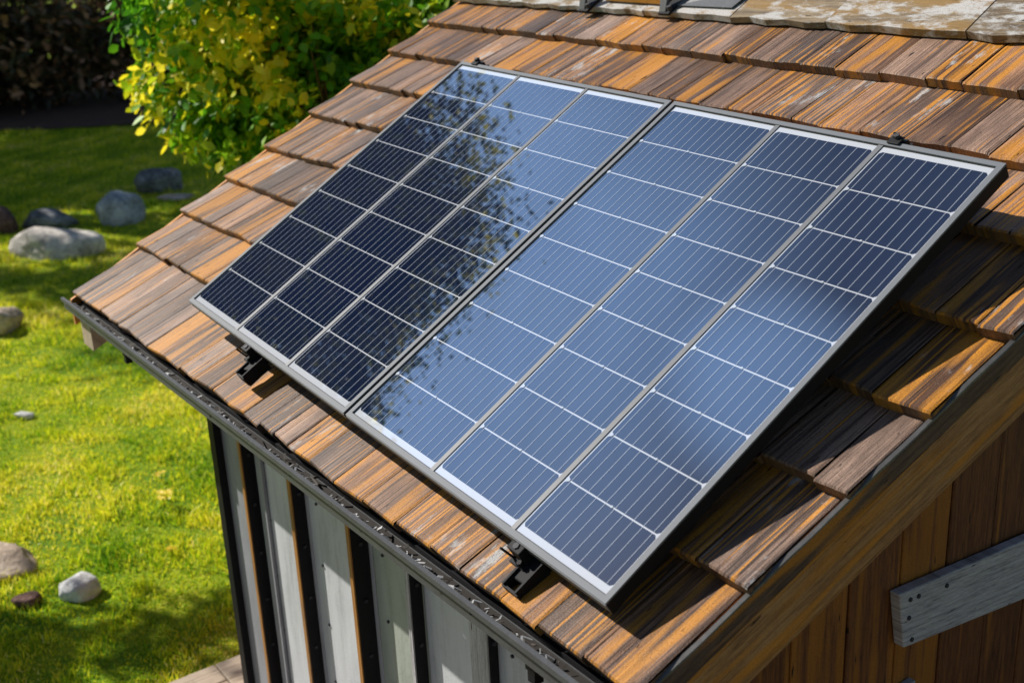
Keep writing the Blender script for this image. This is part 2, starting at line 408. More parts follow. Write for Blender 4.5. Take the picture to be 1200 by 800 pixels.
for i in range(24):
    v0, v1 = -.015+i*.09, -.015+(i+1)*.09
    j0, j1 = .0015*sin(i*2.1), .0015*sin((i+1)*2.1)
    w0, w1 = RP(Wr(v0), v0), RP(Wr(v1), v1)
    q.hexa([Vector((w0.x+.001, w0.y, w0.z-.027)), Vector((w0.x+.012, w0.y, w0.z-.027)), Vector((w1.x+.012, w1.y, w1.z-.027)), Vector((w1.x+.001, w1.y, w1.z-.027)),
            Vector((w0.x+.003, w0.y, w0.z-.021+j0)), Vector((w0.x+.011, w0.y, w0.z-.023+j0)), Vector((w1.x+.011, w1.y, w1.z-.023+j1)), Vector((w1.x+.003, w1.y, w1.z-.021+j1))])
q.build('verge_flashing', plain('worn_flashing', (.12, .115, .11), .4, .5, .6, 40), shed)
# left verge board (inner side only just seen)
q = MB()
P0, P1 = RP(-.035, -.01), RP(-.035, 2.13)
q.hexa([P0+Vector((0, 0, -.13)), P0+Vector((.022, 0, -.13)), P1+Vector((.022, 0, -.13)), P1+Vector((0, 0, -.13)), P0+Vector((0, 0, -.03)), P0+Vector((.014, 0, -.03)), P1+Vector((.014, 0, -.03)), P1+Vector((0, 0, -.03))])
q.build('barge_board', M['barge'], shed)

# gutter: shallow dark steel channel, clips and brackets
q = MB(); X0, X1 = -.025, 3.245
q.box((X0, -.033, -.062), (X1, .022, -.059)); q.box((X0, -.036, -.062), (X1, -.033, -.020)); q.box((X0, -.044, -.0215), (X1, -.0335, -.0175)); q.box((X0, -.0455, -.030), (X1, -.0435, -.0178)); q.box((X0, .019, -.059), (X1, .022, -.0565))
gut = q.build('gutter', M['steel'], shed)
q = MB(); q.poly([(X0+.001, -.0325, -.0585), (X1-.001, -.0325, -.0585), (X1-.001, .0185, -.0585), (X0+.001, .0185, -.0585)]); q.poly([(X0+.001, -.0325, -.0585), (X1-.001, -.0325, -.0585), (X1-.001, -.0325, -.0217), (X0+.001, -.0325, -.0217)][::-1]); q.build('gutter_lining', M['deck_under'], gut)
q = MB()
for i in range(150):
    x = X0+.015+i*.0216+rnd.uniform(-.005, .005)
    if rnd.random() < .30: continue
    s_ = rnd.choice((-1, 1)); y0_, y1_ = -.031+rnd.uniform(0, .006), -.004+rnd.uniform(-.008, .002); zz = -.044+rnd.uniform(-.008, .008); dx_ = rnd.uniform(.004, .016)*s_
    P_ = [Vector((x, y0_, zz)), Vector((x+dx_, (y0_+y1_)/2, zz+rnd.uniform(0, .010))), Vector((x+rnd.uniform(-.004, .004), y1_, zz+rnd.uniform(-.003, .006)))]
    for a_, b_ in zip(P_[:-1], P_[1:]): q.bar(a_, b_, (rnd.uniform(-.4, .4), rnd.uniform(-.4, .4), 1), rnd.uniform(.002, .007), .0015)
for i in range(30):
    x = X0+.02+i*(X1-X0-.04)/30+rnd.uniform(-.008, .008); y = rnd.uniform(-.031, .0); z = -.052+rnd.uniform(.002, .012)
    a = rnd.uniform(0, pi); L = rnd.uniform(.008, .024); p = Vector((x, y, z)); dv = Vector((cos(a)*L, sin(a)*L*.8, rnd.uniform(-.4, .6)*L))
    q.bar(p-dv*.5, p+dv*.5, (rnd.uniform(-.6, .6), rnd.uniform(-.6, .6), 1), rnd.uniform(.003, .009), .0015)
nclip = len(q.mi)
for i in range(120):
    x = X0+.02+i*(X1-X0-.04)/120+rnd.uniform(-.01, .01); y = rnd.uniform(-.031, .005); z = -.054+rnd.uniform(.002, .014)
    a = rnd.uniform(0, pi); L = rnd.uniform(.015, .045); p = Vector((x, y, z)); dv = Vector((cos(a)*L, sin(a)*L*.6, rnd.uniform(-.3, .5)*L))
    q.bar(p-dv*.5, p+dv*.5, (rnd.uniform(-.8, .8), rnd.uniform(-.8, .8), 1), rnd.uniform(.003, .010), .001)
q.mi = [1]*nclip+[0]*(len(q.mi)-nclip)
o = q.build('litter_and_clips', [plain('dead_leaf_litter', (.035, .028, .022), .8, 0, .7, 50), M['galv']], gut); o['kind'] = 'stuff'  # galvanised clips share this mesh with the dead leaves
for x in (.62, 2.95):
    q = MB(); q.box((x, -.026, -.085), (x+.03, .10, -.0625)); q.box((x+.004, -.024, -.11), (x+.026, -.003, -.0855)); q.build('gutter_bracket', M['black'], gut)
q = MB(); q.box((-.015, .0245, -.125), (3.20, .036, -.047)); q.build('fascia_board', M['black'], shed)
# rafter tails
for i, x in enumerate((.03,)):
    q = MB(); z0 = -.062
    xw = .12 if i == 0 else .06
    P = [Vector((x, .0, -.20)), Vector((x+xw, .0, -.20)), Vector((x+xw, .34, -.04)), Vector((x, .34, -.04)), Vector((x, .0, -.085)), Vector((x+xw, .0, -.085)), Vector((x+xw, .34, .09)), Vector((x, .34, .09))]
    q.hexa(P, (.6, .3, .2, 1), 0, [(p.x, p.y+p.z) for p in P]); q.build('rafter_tail', M['deckwood'] if i == 0 else M['barge'], shed)

# ---------------- walls
YW = .28; WX0, WX1 = .60, 3.10; ZB = GZ+.02
def roofz(y): return y*math.tan(T)
q = MB()
q.box((WX0+.004, YW+.012, ZB), (WX1-.03, YW+.06, .02))
q.build('front_wall_core', M['deck_under'], shed)
xs = [.60, .80, .95, 1.335, 1.757, 2.043, 2.28, 2.60, 3.10]
mats_ = ['panelgrey', 'panelgrey', 'panelwall', 'panelwall', 'panelgreen', 'panelwall', 'panelwall', 'panelwall']
for i in range(len(xs)-1):
    q = MB(); q.box((xs[i]+.002, YW, ZB+.01), (xs[i+1]-.002, YW+.011, .04)); q.build('wall_sheet', M[mats_[i]], shed)
# deep battens (side shade painted in as black, rusty front edge)
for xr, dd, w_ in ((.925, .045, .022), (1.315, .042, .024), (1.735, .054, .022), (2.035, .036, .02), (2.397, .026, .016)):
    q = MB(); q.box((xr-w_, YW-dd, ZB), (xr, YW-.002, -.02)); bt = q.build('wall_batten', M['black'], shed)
    q = MB(); P = [(xr-w_-.001, YW-dd-.005, ZB), (xr-.004, YW-dd-.005, ZB), (xr-.004, YW-dd-.0005, ZB), (xr-w_-.001, YW-dd-.0005, ZB)]; P += [(a_, b_, -.02) for a_, b_, _ in P]
    q.hexa(P, (.4, .8, .3, 1), 0, [(p[0]+p[1]+xr*7, p[2]) for p in P]); q.build('batten_edge', M['edge_wood'] if xr < 2 else M['greywood'], bt)
    for k in range(8):
        z = -.25-k*.19; q = MB()
        q.cyl((xr-.001, YW-dd*.5, z), (xr+.006, YW-dd*.5, z), .006, n=8); q.build('bolt', M['screw'], bt)
for x0_, x1_, mm in ((.955, 1.005, 'panelgrey'), (1.975, 2.018, 'greywood'), (2.285, 2.37, 'greywood'), (2.60, 2.675, 'greywood'), (2.92, 2.99, 'greywood')):  # first strip stands in for the batten's cast shadow, the others are boards
    q = MB(); P = [(x0_, YW-.014, ZB), (x1_, YW-.014, ZB), (x1_, YW-.002, ZB), (x0_, YW-.002, ZB)]; P += [(a_, b_, -.02) for a_, b_, _ in P]; o_ = rnd.uniform(0, 9)
    q.hexa(P, (.5, .2, .3, 1), 0, [(p[0]+o_, p[2]) for p in P]); q.build('cover_and_shade_strip', M[mm], shed, .002)
# left corner post
q = MB(); P = [(.575, YW-.03, ZB), (.625, YW-.03, ZB), (.625, YW-.002, ZB), (.575, YW-.002, ZB)]; P += [(a_, b_, -.02) for a_, b_, _ in P]
q.hexa(P, (.5, .2, .3, 1), 0, [(p[0], p[2]) for p in P]); q.build('corner_post', M['frame_side'], shed)
# small screws on the sheets
for x in (1.0, 1.40, 1.70, 1.82, 2.46, 2.56):
    for k in range(6):
        z = -.45-.22*k; q = MB(); q.cyl((x, YW-.005, z), (x, YW+.001, z), .005, n=8); q.build('screw', M['screw'], shed)
# gable wall boards (right side, in shade)
GX = 3.10
ys = [YW+.0]
yy = .36
grooves = [.375, .545, .725, .90, 1.073, 1.255, 1.43, 1.61, 1.79]
edges = [YW-.0]+grooves+[1.97+.18*i for i in range(8)]+[3.46]
def under(y): return (roofz(y) if y < ry else rz-(y-ry)*math.tan(T))-.075
q = MB()
for i in range(len(edges)-1):
    y0, y1 = edges[i]+.003, edges[i+1]-.003; o_ = rnd.uniform(0, 40); col = (rnd.random(), rnd.random(), rnd.random(), 1)
    xf = GX+rnd.uniform(-.002, .002)
    pts = [(GX-.028, y0, ZB), (xf, y0, ZB), (xf, y1, ZB), (GX-.028, y1, ZB), (GX-.028, y0, under(y0)), (xf, y0, under(y0)), (xf, y1, under(y1)), (GX-.028, y1, under(y1))]
    q.hexa([Vector(p) for p in pts], col, 0, [(p[1]+o_, p[2]+o_) for p in pts])
q.build('gable_wall', M['gable'], shed, .004)
q = MB(); pts = [(GX-.05, YW+.02, ZB), (GX-.031, YW+.02, ZB), (GX-.031, 3.44, ZB), (GX-.05, 3.44, ZB)]
q.poly([(GX-.031, YW, ZB), (GX-.031, 3.46, ZB), (GX-.031, 3.46, under(3.46)), (GX-.031, ry, under(ry)), (GX-.031, YW, under(YW))]); q.build('gable_lining', M['deck_under'], shed)
# other walls, soffit
q = MB()
q.poly([(WX0, 3.46, ZB), (WX0, YW+.02, ZB), (WX0, YW+.02, .03), (WX0, ry, rz-.08), (WX0, 3.46, under(3.46))]); q.poly([(GX-.03, 3.46, ZB), (WX0, 3.46, ZB), (WX0, 3.46, under(3.46)), (GX-.03, 3.46, under(3.46))])
q.build('rear_walls', M['gable'], shed)
# horizontal grey rail on the gable with screws
q = MB(); gx = GX+.004
A = [(.856, -.189), (.886, -.338), (1.75, -.455), (1.73, -.262)]
P = [(gx, A[1][0], A[1][1]), (gx+.028, A[1][0], A[1][1]), (gx+.028, A[2][0], A[2][1]), (gx, A[2][0], A[2][1]), (gx, A[0][0], A[0][1]), (gx+.028, A[0][0], A[0][1]), (gx+.028, A[3][0], A[3][1]), (gx, A[3][0], A[3][1])]
q.hexa([Vector(p) for p in P], (.35, .2, .2, 1), 0, [(p[2]+p[1]*.1, p[1]) for p in P]); gr = q.build('cross_rail', M['greywood'], shed, .004)
gr['label'] = 'grey weathered board screwed across the brown gable boards'
q = MB()
for (y, z) in ((.895, -.215), (.925, -.218), (.895, -.262), (.912, -.325), (1.03, -.232)):
    q = MB(); q.cyl((gx+.027, y, z), (gx+.0315, y, z), .0055, n=10); q.build('screw', M['screw'], gr)
q = MB(); q.box((GX+.002, .90, -.490), (GX+.02, .96, -.463)); q.cyl((GX+.02, .915, -.475), (GX+.026, .915, -.475), .005); q.cyl((GX+.02, .945, -.475), (GX+.026, .945, -.475), .005)
q.build('door_latch', M['galv'], shed, .003)

# ================================================================== SOLAR PANELS (pose solved from the photo)
PO = RP(1.0214, .16485, .11316)
tt = T+.0642; yw_ = -.03786; pr_ = -.0267
ex = Vector((1, 0, 0)); ey = Vector((0, cos(tt), sin(tt))); nn = Vector((0, -sin(tt), cos(tt)))
E1 = cos(yw_)*ex+sin(yw_)*ey; E2 = -sin(yw_)*ex+cos(yw_)*ey; E1 = E1*cos(pr_)+nn*sin(pr_); E3 = E1.cross(E2).normalized()
PLEN = 1.2258; ML = 1.0589; MR = .99984; GAP = .012
def PP(a, b, h=0): return PO+E1*a+E2*b+E3*h
def panel(a0, wid, label, cols=(1/3, 1/3, 1/3)):
    t = thing('solar_panel', PP(a0+wid/2, 0, -.036), label, 'solar panel', 'solar panels on the shed roof')
    lip, dep = .0135, .036
    q = MB()
    def pbox(q, a, b, a2, b2, h0, h1, mi=0):
        q.hexa([PP(a, b, h0), PP(a2, b, h0), PP(a2, b2, h0), PP(a, b2, h0), PP(a, b, h1), PP(a2, b, h1), PP(a2, b2, h1), PP(a, b2, h1)], (1, 1, 1, 1), mi)
    A, B2 = a0, a0+wid
    # lip on top (silver), deep side rails below (their shade painted dark)
    pbox(q, A, 0, B2, lip, -.0045, 0); pbox(q, A, PLEN-lip, B2, PLEN, -.0045, 0)
    pbox(q, A, lip, A+lip, PLEN-lip, -.0045, 0); pbox(q, B2-lip, lip, B2, PLEN-lip, -.0045, 0)
    fr = q.build('frame', M['frame'], t)
    q = MB()
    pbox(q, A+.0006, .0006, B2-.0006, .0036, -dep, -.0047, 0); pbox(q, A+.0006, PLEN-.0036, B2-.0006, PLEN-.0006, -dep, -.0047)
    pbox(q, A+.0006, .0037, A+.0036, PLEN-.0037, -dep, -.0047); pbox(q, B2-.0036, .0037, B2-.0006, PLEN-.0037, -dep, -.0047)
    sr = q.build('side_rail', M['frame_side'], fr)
    q = MB(); pbox(q, A+.0006, -.0016, B2-.0006, .0004, -.024, -.0048); q.build('front_rail_edge', M['frame'], fr)
    # back sheet under glass
    q = MB(); pbox(q, A+.004, .004, B2-.004, PLEN-.004, -.0075, -.0048); lam = q.build('laminate', M['backsheet'], t)
    q = MB(); pbox(q, A+.006, .006, B2-.006, PLEN-.006, -.012, -.0077); q.build('backing', M['black'], lam)
    q = MB()
    for (x_, y_, x2_, y2_) in ((A+lip, lip, B2-lip, lip+.0025), (A+lip, PLEN-lip-.0025, B2-lip, PLEN-lip), (A+lip, lip+.0026, A+lip+.0018, PLEN-lip-.0026), (B2-lip-.0018, lip+.0026, B2-lip, PLEN-lip-.0026)):
        q.poly([PP(x_, y_, -.0043), PP(x2_, y_, -.0043), PP(x2_, y2_, -.0043), PP(x_, y2_, -.0043)])
    q.build('seal', M['black'], fr)
    mt, ms, dv = .017, .0055, .013
    Y0, Y1 = lip+mt, PLEN-lip-mt
    X0_, X1_ = A+lip+ms, B2-lip-ms
    ch = (Y1-Y0)/9; tot = X1_-X0_-2*(dv+.007); x0 = X0_
    cells, div = MB(), MB(); bus = gaps = cells
    for c in range(3):
        cw = tot*cols[c]
        if c: x0 += tot*cols[c-1]+dv+.007
        if c: div = MB(); pbox(div, x0-dv-.0055, lip, x0-.0055, PLEN-lip, -.0046, -.0024); div.build('divider_strip', M['divider'], t)
        for r in range(9):
            y0 = Y0+r*ch; g = .0017; k = .006
            xa, xb, ya, yb = x0, x0+cw, y0+g, y0+ch-g
            h = -.0044
            pts = [(xa+k, ya), (xb-k, ya), (xb, ya+k), (xb, yb-k), (xb-k, yb), (xa+k, yb), (xa, yb-k), (xa, ya+k)]
            cells.poly([PP(x, y, h) for x, y in pts], None, (rnd.random(), .5, .5, 1))
            nb = max(9, round(33*cols[c]))
            for i in range(nb):
                xx = xa+cw*(i+.5)/nb; hw = .0009
                bus.poly([PP(xx-hw, ya+.0005, h+.0006), PP(xx+hw, ya+.0005, h+.0006), PP(xx+hw, yb-.0005, h+.0006), PP(xx-hw, yb-.0005, h+.0006)], None, (1, 1, 1, 1), 1)
            if r:
                for fx in (.0, .5):
                    cx_ = xa+cw*fx+.004; rr = .0048 if fx == 0 else .003
                    gaps.poly([PP(cx_+rr*1.3*cos(z), y0+rr*sin(z), h+.0009) for z in [2*pi*j/8 for j in range(8)]], None, (1, 1, 1, 1), 2)
    cells.build('cell_grid', [M['cell'], M['busbar'], M['gapline']], lam)
    return t
panel(0, ML, 'left solar panel, farther one with dark tree reflections, flush beside the other')
panel(ML+GAP, MR, 'right solar panel, nearer one reflecting blue sky beside the shaded shingles', (.388, .315, .297))

# mounting rails with clamps
def rail(a, alo, label):
    t = thing('mounting_rail', PP(alo, 0, -.075), label, 'mounting rail', 'rails holding up the solar panels')
    lo = PP(alo, -.055, -.060); hi = PP(a, PLEN+.035, -.060)
    q = MB(); q.bar(lo, hi, E3, .040, .034); q.build('rail', M['black'], t, .003)
    # U shaped open end
    q = MB()
    for s in (-1, 1): q.bar(PP(alo+s*.021, -.078, -.058), PP(alo+s*.021, .0, -.058), E3, .005, .042)
    q.bar(PP(alo-.026, -.078, -.058), PP(alo+.026, -.078, -.058), E3, .005, .03)
    q.bar(PP(alo, -.072, -.074), PP(alo, 0, -.074), E3, .03, .006)
    q.build('rail_end', M['black'], t)
    # end clamps: bottom and top
    for (aa, bb, s) in ((alo-.03, -.012, -1), (a, PLEN+.012, 1)):
        q = MB()
        q.bar(PP(aa-.020, bb, -.030), PP(aa+.020, bb, -.030), E3, .020, .050)
        if s > 0: q.bar(PP(aa-.016, bb-s*.008, .0035), PP(aa+.016, bb-s*.008, .0035), E3, .026, .004)
        q.bar(PP(aa-.024, bb+s*.014, -.045), PP(aa+.024, bb+s*.014, -.045), E3, .018, .010)
        cl = q.build('end_clamp', M['black'], t, .0015)
        q = MB(); hb_ = .004 if s > 0 else -.012; q.cyl(PP(aa, bb-s*.002, hb_-.01), PP(aa, bb-s*.002, hb_+.010), .0075, n=6); q.build('clamp_bolt', M['screw'], cl)
        q = MB(); q.cyl(PP(aa+.014, bb+s*.016, -.04), PP(aa+.014, bb+s*.016, -.026), .006, n=6); q.build('clamp_nut', M['black'], cl)
        q = MB(); q.cyl(PP(aa-.018, bb+s*.012, -.04), PP(aa-.026, bb+s*.020, -.002), .003, n=6); q.build('clamp_pin', M['black'], cl)
    # roof hooks
    for b in (.02, .45, .85, 1.2):
        p = PP(alo+(a-alo)*b/PLEN, b, -.078); q = MB()
        q.bar(p, p-RP(0, 0, 1)*.085, (0, 1, 0), .03, .006); q.build('roof_hook', M['black'], t)
rail(.085, .50, 'black mounting rail under the left panel, ends showing above and below it')
rail(1.795, 1.835, 'black mounting rail under the right panel, ends showing above and below it')

# brackets and timber at the ridge
def ridge_bracket(u, label, tall):
    t = thing('ridge_bracket', RP(u, 2.045, .0), label, 'bracket', 'black brackets at the roof ridge')
    q = MB(); q.bar(RP(u, 1.985, .010), RP(u, 2.10, .022), (0, 0, 1), .055, .010); q.build('base_plate', M['black'], t, .001)
    q = MB(); q.bar(RP(u-.010, 1.995, .012), RP(u-.010, 2.02, .012)+Vector((0, 0, tall)), (0, 1, 0), .034, .012); q.build('upright', M['steel'], t, .002)
    q = MB(); q.cyl(RP(u+.018, 2.005, .012), RP(u+.018, 2.005, .032), .010, n=6); q.build('bolt', M['screw'], t)
ridge_bracket(.97, 'black upright bracket left of the orange timber at the ridge', .12)
ridge_bracket(1.41, 'black upright bracket beside the dark flashing sheet at the ridge', .10)
t = thing('timber_batten', RP(1.17, 2.08, .02), 'short orange timber lying between two black brackets on the ridge', 'timber')
q = MB(); p0, p1 = RP(1.045, 2.075, .036), RP(1.365, 2.060, .036); q.bar(p0, p1, RP(0, 0, 1), .055, .035)
for i in range(len(q.uv)): q.uv[i] = (q.v[i][1]+q.v[i][2], q.v[i][0])
q.build('plank', wood('orange_timber', (.2, .09, .015), (.46, .21, .03), (.62, .31, .06), (.62, .28, .03), .6, rough=.6, grain=.6), t, .002)
t = thing('flashing_sheet', RP(1.6, 2.04, .02), 'dark grey metal sheet folded over the ridge beside the bracket', 'flashing')
q = MB(); q.hexa([RP(1.44, 2.03, .016), RP(1.70, 2.025, .016), RP(1.72, 2.135, .024), RP(1.50, 2.135, .03), RP(1.44, 2.03, .019), RP(1.70, 2.025, .019), RP(1.72, 2.135, .027), RP(1.50, 2.135, .06)])
q.build('sheet', M['steel'], t)

# ================================================================== GROUND
gr = MB(); S = 400
gr.poly([(-S, -S, GZ), (S, -S, GZ), (S, S, GZ), (-S, S, GZ)]); g = gr.build('ground', M['ground']); tag(g, kind='structure')
mbed = MB(); 
pts = []
for i in range(40):
    a = 2*pi*i/40; r = 1+.05*sin(3*a)+.03*sin(7*a+1)
    pts.append((-25.5+10.2*r*cos(a), 11.0+9.5*r*sin(a), GZ+.03))
mbed.poly(pts); g = mbed.build('mulch_bed', M['soil']); tag(g, kind='structure')

pv = MB(); pv.poly([(.3, -14, GZ+.012), (14, -14, GZ+.012), (14, 14, GZ+.012), (3.3, 14, GZ+.012), (3.3, -.8, GZ+.012), (.3, -.8, GZ+.012)]); g = pv.build('bounce_cover', M['soil']); tag(g, kind='structure')  # unseen dark sheet, added to keep green lawn bounce off the walls
# boardwalk plank at the foot of the shed
t = thing('deck_board', (.3, 0, GZ), 'pale wooden deck boards on the grass at the foot of the wall', 'decking')
q = MB(); o_ = 0
for k in range(21):
    x0 = .17+k*.145
    P = [(x0, -.75, GZ+.06), (x0+.139, -.75, GZ+.06), (x0+.139, .27, GZ+.06), (x0, .27, GZ+.06)]; P += [(a_, b_, GZ+.10) for a_, b_, _ in P]
    q.hexa(P, (rnd.random(), .3, .3, 1), 0, [(p[0]+k*3, p[1]) for p in P])
P = [(.17, .275, GZ+.06), (.59, .275, GZ+.06), (.59, .60, GZ+.06), (.17, .60, GZ+.06)]; P += [(a_, b_, GZ+.10) for a_, b_, _ in P]
q.hexa(P, (.5, .3, .3, 1), 0, [(p[0]+50, p[1]) for p in P])
q.build('plank', M['deckwood'], t, .004)
q = MB(); q.box((.2, -.7, GZ-.01), (3.1, -.64, GZ+.059)); q.build('joist', M['barge'], t)

# ================================================================== ROCKS
def rock(x, y, sx, sy, sz, rot, mat, label, seed, sink=.3):
    import bmesh
    r = random.Random(seed); bm = bmesh.new(); bmesh.ops.create_icosphere(bm, subdivisions=4, radius=1)
    from mathutils import noise
    off = Vector((seed*3.1, seed*1.7, seed*.9))
    planes = [Vector((r.gauss(0, 1), r.gauss(0, 1), r.gauss(0, .8))).normalized() for _ in range(11)]; ds = [r.uniform(.58, .88) for _ in planes]
    for v in bm.verts:
        p = v.co.normalized(); m = 1.0
        for pl, dd in zip(planes, ds):
            dt = p.dot(pl)
            if dt > .05: m = min(m, dd/dt)
        p = p*(m*.92+.08); p *= 1+.10*noise.noise(p*1.3+off)+.05*noise.noise(p*3.5+off)+.02*noise.noise(p*9+off)
        v.co = Vector((p.x*sx, p.y*sy, p.z*sz))
    me = bpy.data.meshes.new('rock'); bm.to_mesh(me); bm.free(); me.materials.append(mat)
    me.polygons.foreach_set('use_smooth', [True]*len(me.polygons))
    o = bpy.data.objects.new('rock', me); COL.objects.link(o); o.location = (x, y, GZ+sz*(1-2*sink)+.0); o.rotation_euler = (0, 0, rot)
    tag(o, label, 'rock', 'rocks on the lawn')
AZ = radians(55)   # direction square to the view
def rk_(gx, gy, *a):
    k = a[2]*.55/(1.2076-GZ); rock(gx+(4.4714-gx)*k, gy+(-1.0838-gy)*k, *a)
rk_(-8.9, 2.08, .52, .42, .24, AZ, M['rock_grey'], 'big pale grey boulder, largest rock on the shaded lawn', 1)
rk_(-10.1, 3.18, .29, .32, .26, AZ, M['rock_blue'], 'rounded blue grey boulder right of the largest boulder', 2)
rk_(-11.6, 4.22, .34, .30, .24, AZ, M['rock_dark'], 'dark grey boulder half hidden by the yellow green bush', 3)
rk_(-10.3, 3.98, .26, .18, .06, AZ, M['rock_tan'], 'flat low stone below the dark boulder near the roof edge', 4)
rk_(-6.28, .85, .22, .20, .19, AZ, M['rock_tan'], 'round tan rock at left where sunlit grass meets shade', 5)
rk_(-10.6, 1.80, .26, .25, .24, AZ, M['rock_red'], 'reddish brown rock cut off by the left edge of the picture', 6)
rk_(-10.2, 2.32, .34, .26, .16, AZ, M['rock_dark'], 'low dark stone behind the largest pale boulder', 7)
rk_(-1.66, -.22, .27, .20, .075, AZ-.2, M['rock_tan'], 'flat tan slab of stone at lower left in the grass', 8)
rk_(-1.08, .02, .12, .10, .08, AZ, M['rock_white'], 'small angular white stone in the lower lawn', 9)
rk_(-1.12, -.21, .085, .06, .05, AZ, M['rock_red'], 'tiny brown stone left of the white stone', 10)
rk_(-3.7, .43, .085, .05, .035, AZ, M['rock_white'], 'tiny pale pebble in the middle of the sunlit grass', 12)

# ================================================================== FOLIAGE
SUN = Vector((-.93*1, 0, 0))+RP(0, 1, 0)*(.0)+RP(0, 0, 1)*1.0; SUN.normalize()
sunn = np.array(SUN)

def leaves(centers, outward, n_each, spread, size, colfun, aspect=.5, jitter=.7):
    """clumps of folded leaves. returns V,F,C"""
    Vs, Fs, Cs = [], [], []
    nc = len(centers); N = nc*n_each
    c = np.repeat(centers, n_each, 0); od = np.repeat(outward, n_each, 0)
    r = NR.normal(size=(N, 3)); pos = c+r*spread*np.array([1, 1, .75])
    nv = od*.5+sunn*.55+np.array([0, 0, .25])+NR.normal(size=(N, 3))*.55; nv /= np.linalg.norm(nv, axis=1)[:, None]
    d = od*.5+NR.normal(size=(N, 3))*jitter+np.array([0, 0, -.25]); d -= (d*nv).sum(1)[:, None]*nv; d /= np.linalg.norm(d, axis=1)[:, None]
    s = np.cross(nv, d); up = nv
    L = (size*NR.uniform(.6, 1.25, N))[:, None]; W = L*aspect*.5
    b = pos; tip = pos+d*L; m1 = pos+d*L*.30+s*W*.85+up*L*.06; m2 = pos+d*L*.30-s*W*.85+up*L*.06; m3 = pos+d*L*.68+s*W*.75+up*L*.05; m4 = pos+d*L*.68-s*W*.75+up*L*.05
    V = np.stack([b, m1, m3, tip, m4, m2], 1).reshape(-1, 3)
    i = np.arange(N)[:, None]*6
    F = np.concatenate([i+np.array([[0, 1, 2, 3]]), i+np.array([[0, 3, 4, 5]])], 1).reshape(-1, 4)
    col = colfun(pos, np.repeat(np.arange(nc), n_each), N); C = np.repeat(np.stack([col, NR.uniform(0, .7, N), np.zeros(N), np.ones(N)], 1), 2, 0)
    return V, F, C

def tube(mb, pts, radii, n=8):
    for (p, q, r, r2) in zip(pts[:-1], pts[1:], radii[:-1], radii[1:]): mb.cyl(p, q, r, r2, n, caps=False)

SUNGAPS = [(-8.75, 1.95, -1.5, .34), (-9.9, 3.05, -1.45, .12), (-6.2, .8, -1.65, .25), (-1.08, .02, -1.7, .10), (-1.55, -.2, -1.75, .2), (.32, -.05, -1.7, .22)]
def tree(name, base, crown_c, crown_r, label, cat, mat, nclump, n_each, spread, size, colfun, group=None, trunk_r=.12, seed=1, lumps=9, shell=.55, aspect=.5, limbs=12):
    r = random.Random(seed); t = thing(name, base, label, cat, group)
    base = Vector(base); cc = Vector(crown_c); R3 = np.array(crown_r)
    # lumpy crown: several lobes
    lob = [(np.array(cc)+R3*.0, R3*.72)]
    for i in range(lumps):
        d = Vector((r.gauss(0, 1), r.gauss(0, 1), r.gauss(.1, .8))).normalized(); k = r.uniform(.45, .72); lob.append((np.array(cc)+R3*np.array(d)*k, R3*r.uniform(.30, .48)))
    w = np.array([l[1].prod()**(2/3) for l in lob]); w /= w.sum(); idx = NR.choice(len(lob), nclump, p=w)
    C0 = np.array([lob[i][0] for i in idx]); RR_ = np.array([lob[i][1] for i in idx])
    d = NR.normal(size=(nclump, 3)); d /= np.linalg.norm(d, axis=1)[:, None]
    rad = (NR.uniform(shell**3, 1.03**3, nclump)**(1/3))[:, None]
    cen = C0+d*RR_*rad
    for (gx_, gy_, gz_, gr_) in SUNGAPS:      # openings in the crowns where the sun reaches the stones
        rel = cen-np.array([gx_, gy_, gz_]); al = rel@sunn; dist = np.linalg.norm(rel-al[:, None]*sunn, axis=1)
        kp = (dist > gr_+2.2*spread) | (al < .3); cen, d = cen[kp], d[kp]
    nclump = len(cen)
    V, F, C = leaves(cen, d, n_each, spread, size, colfun, aspect)
    fastmesh('foliage', V, F, mat, t, C)
    mb_ = MB(); top = cc+Vector((0, 0, -R3[2]*.1)); pts = [base+(top-base)*k+Vector((r.uniform(-.05, .05), r.uniform(-.05, .05), 0))*(k > 0)*3*trunk_r*8*.3 for k in (0, .15, .35, .6, .8, 1)]
    pts[0].z -= .05
    tube(mb_, pts, [trunk_r*1.25, trunk_r, trunk_r*.85, trunk_r*.65, trunk_r*.45, trunk_r*.25])
    for i in range(limbs):
        k = r.uniform(.35, .95); p = base+(top-base)*k; tgt = Vector(cen[r.randrange(nclump)]); md = p.lerp(tgt, .5)+Vector((0, 0, .1*R3[2])); tube(mb_, [p, md, tgt], [trunk_r*.35, trunk_r*.2, trunk_r*.06], 6)
    mb_.build('trunk', M['bark'], t)
    return t

# the yellow-green bush behind the left verge
def bushcol(pos, ci, N):
    cr = NR.uniform(0, 1, ci.max()+1); z = pos[:, 2]
    patch = np.sin(pos[:, 0]*2.1+pos[:, 1]*3.3+1)*np.sin(pos[:, 2]*5.5+pos[:, 1]*2.2+.5)*1.2+np.sin(pos[:, 2]*3.0-pos[:, 1]*4.)*.5
    y = (cr[ci]*.52+.22*np.clip(patch, -1, 1)+NR.normal(size=N)*.12)+.20+.10*np.clip(.6-z, -1, 1)
    return np.clip(y, 0, 1)
tree('garden_bush', (-2.4, 2.6, GZ), (-2.3, 2.2, .62), (1.22, 1.42, 1.28), 'sunlit bush with green and bright yellow leaves behind the roof edge', 'bush', M['bushleaf'], 1700, 18, .060, .082, bushcol, trunk_r=.05, seed=4, lumps=16, shell=.5, aspect=.66, limbs=12)
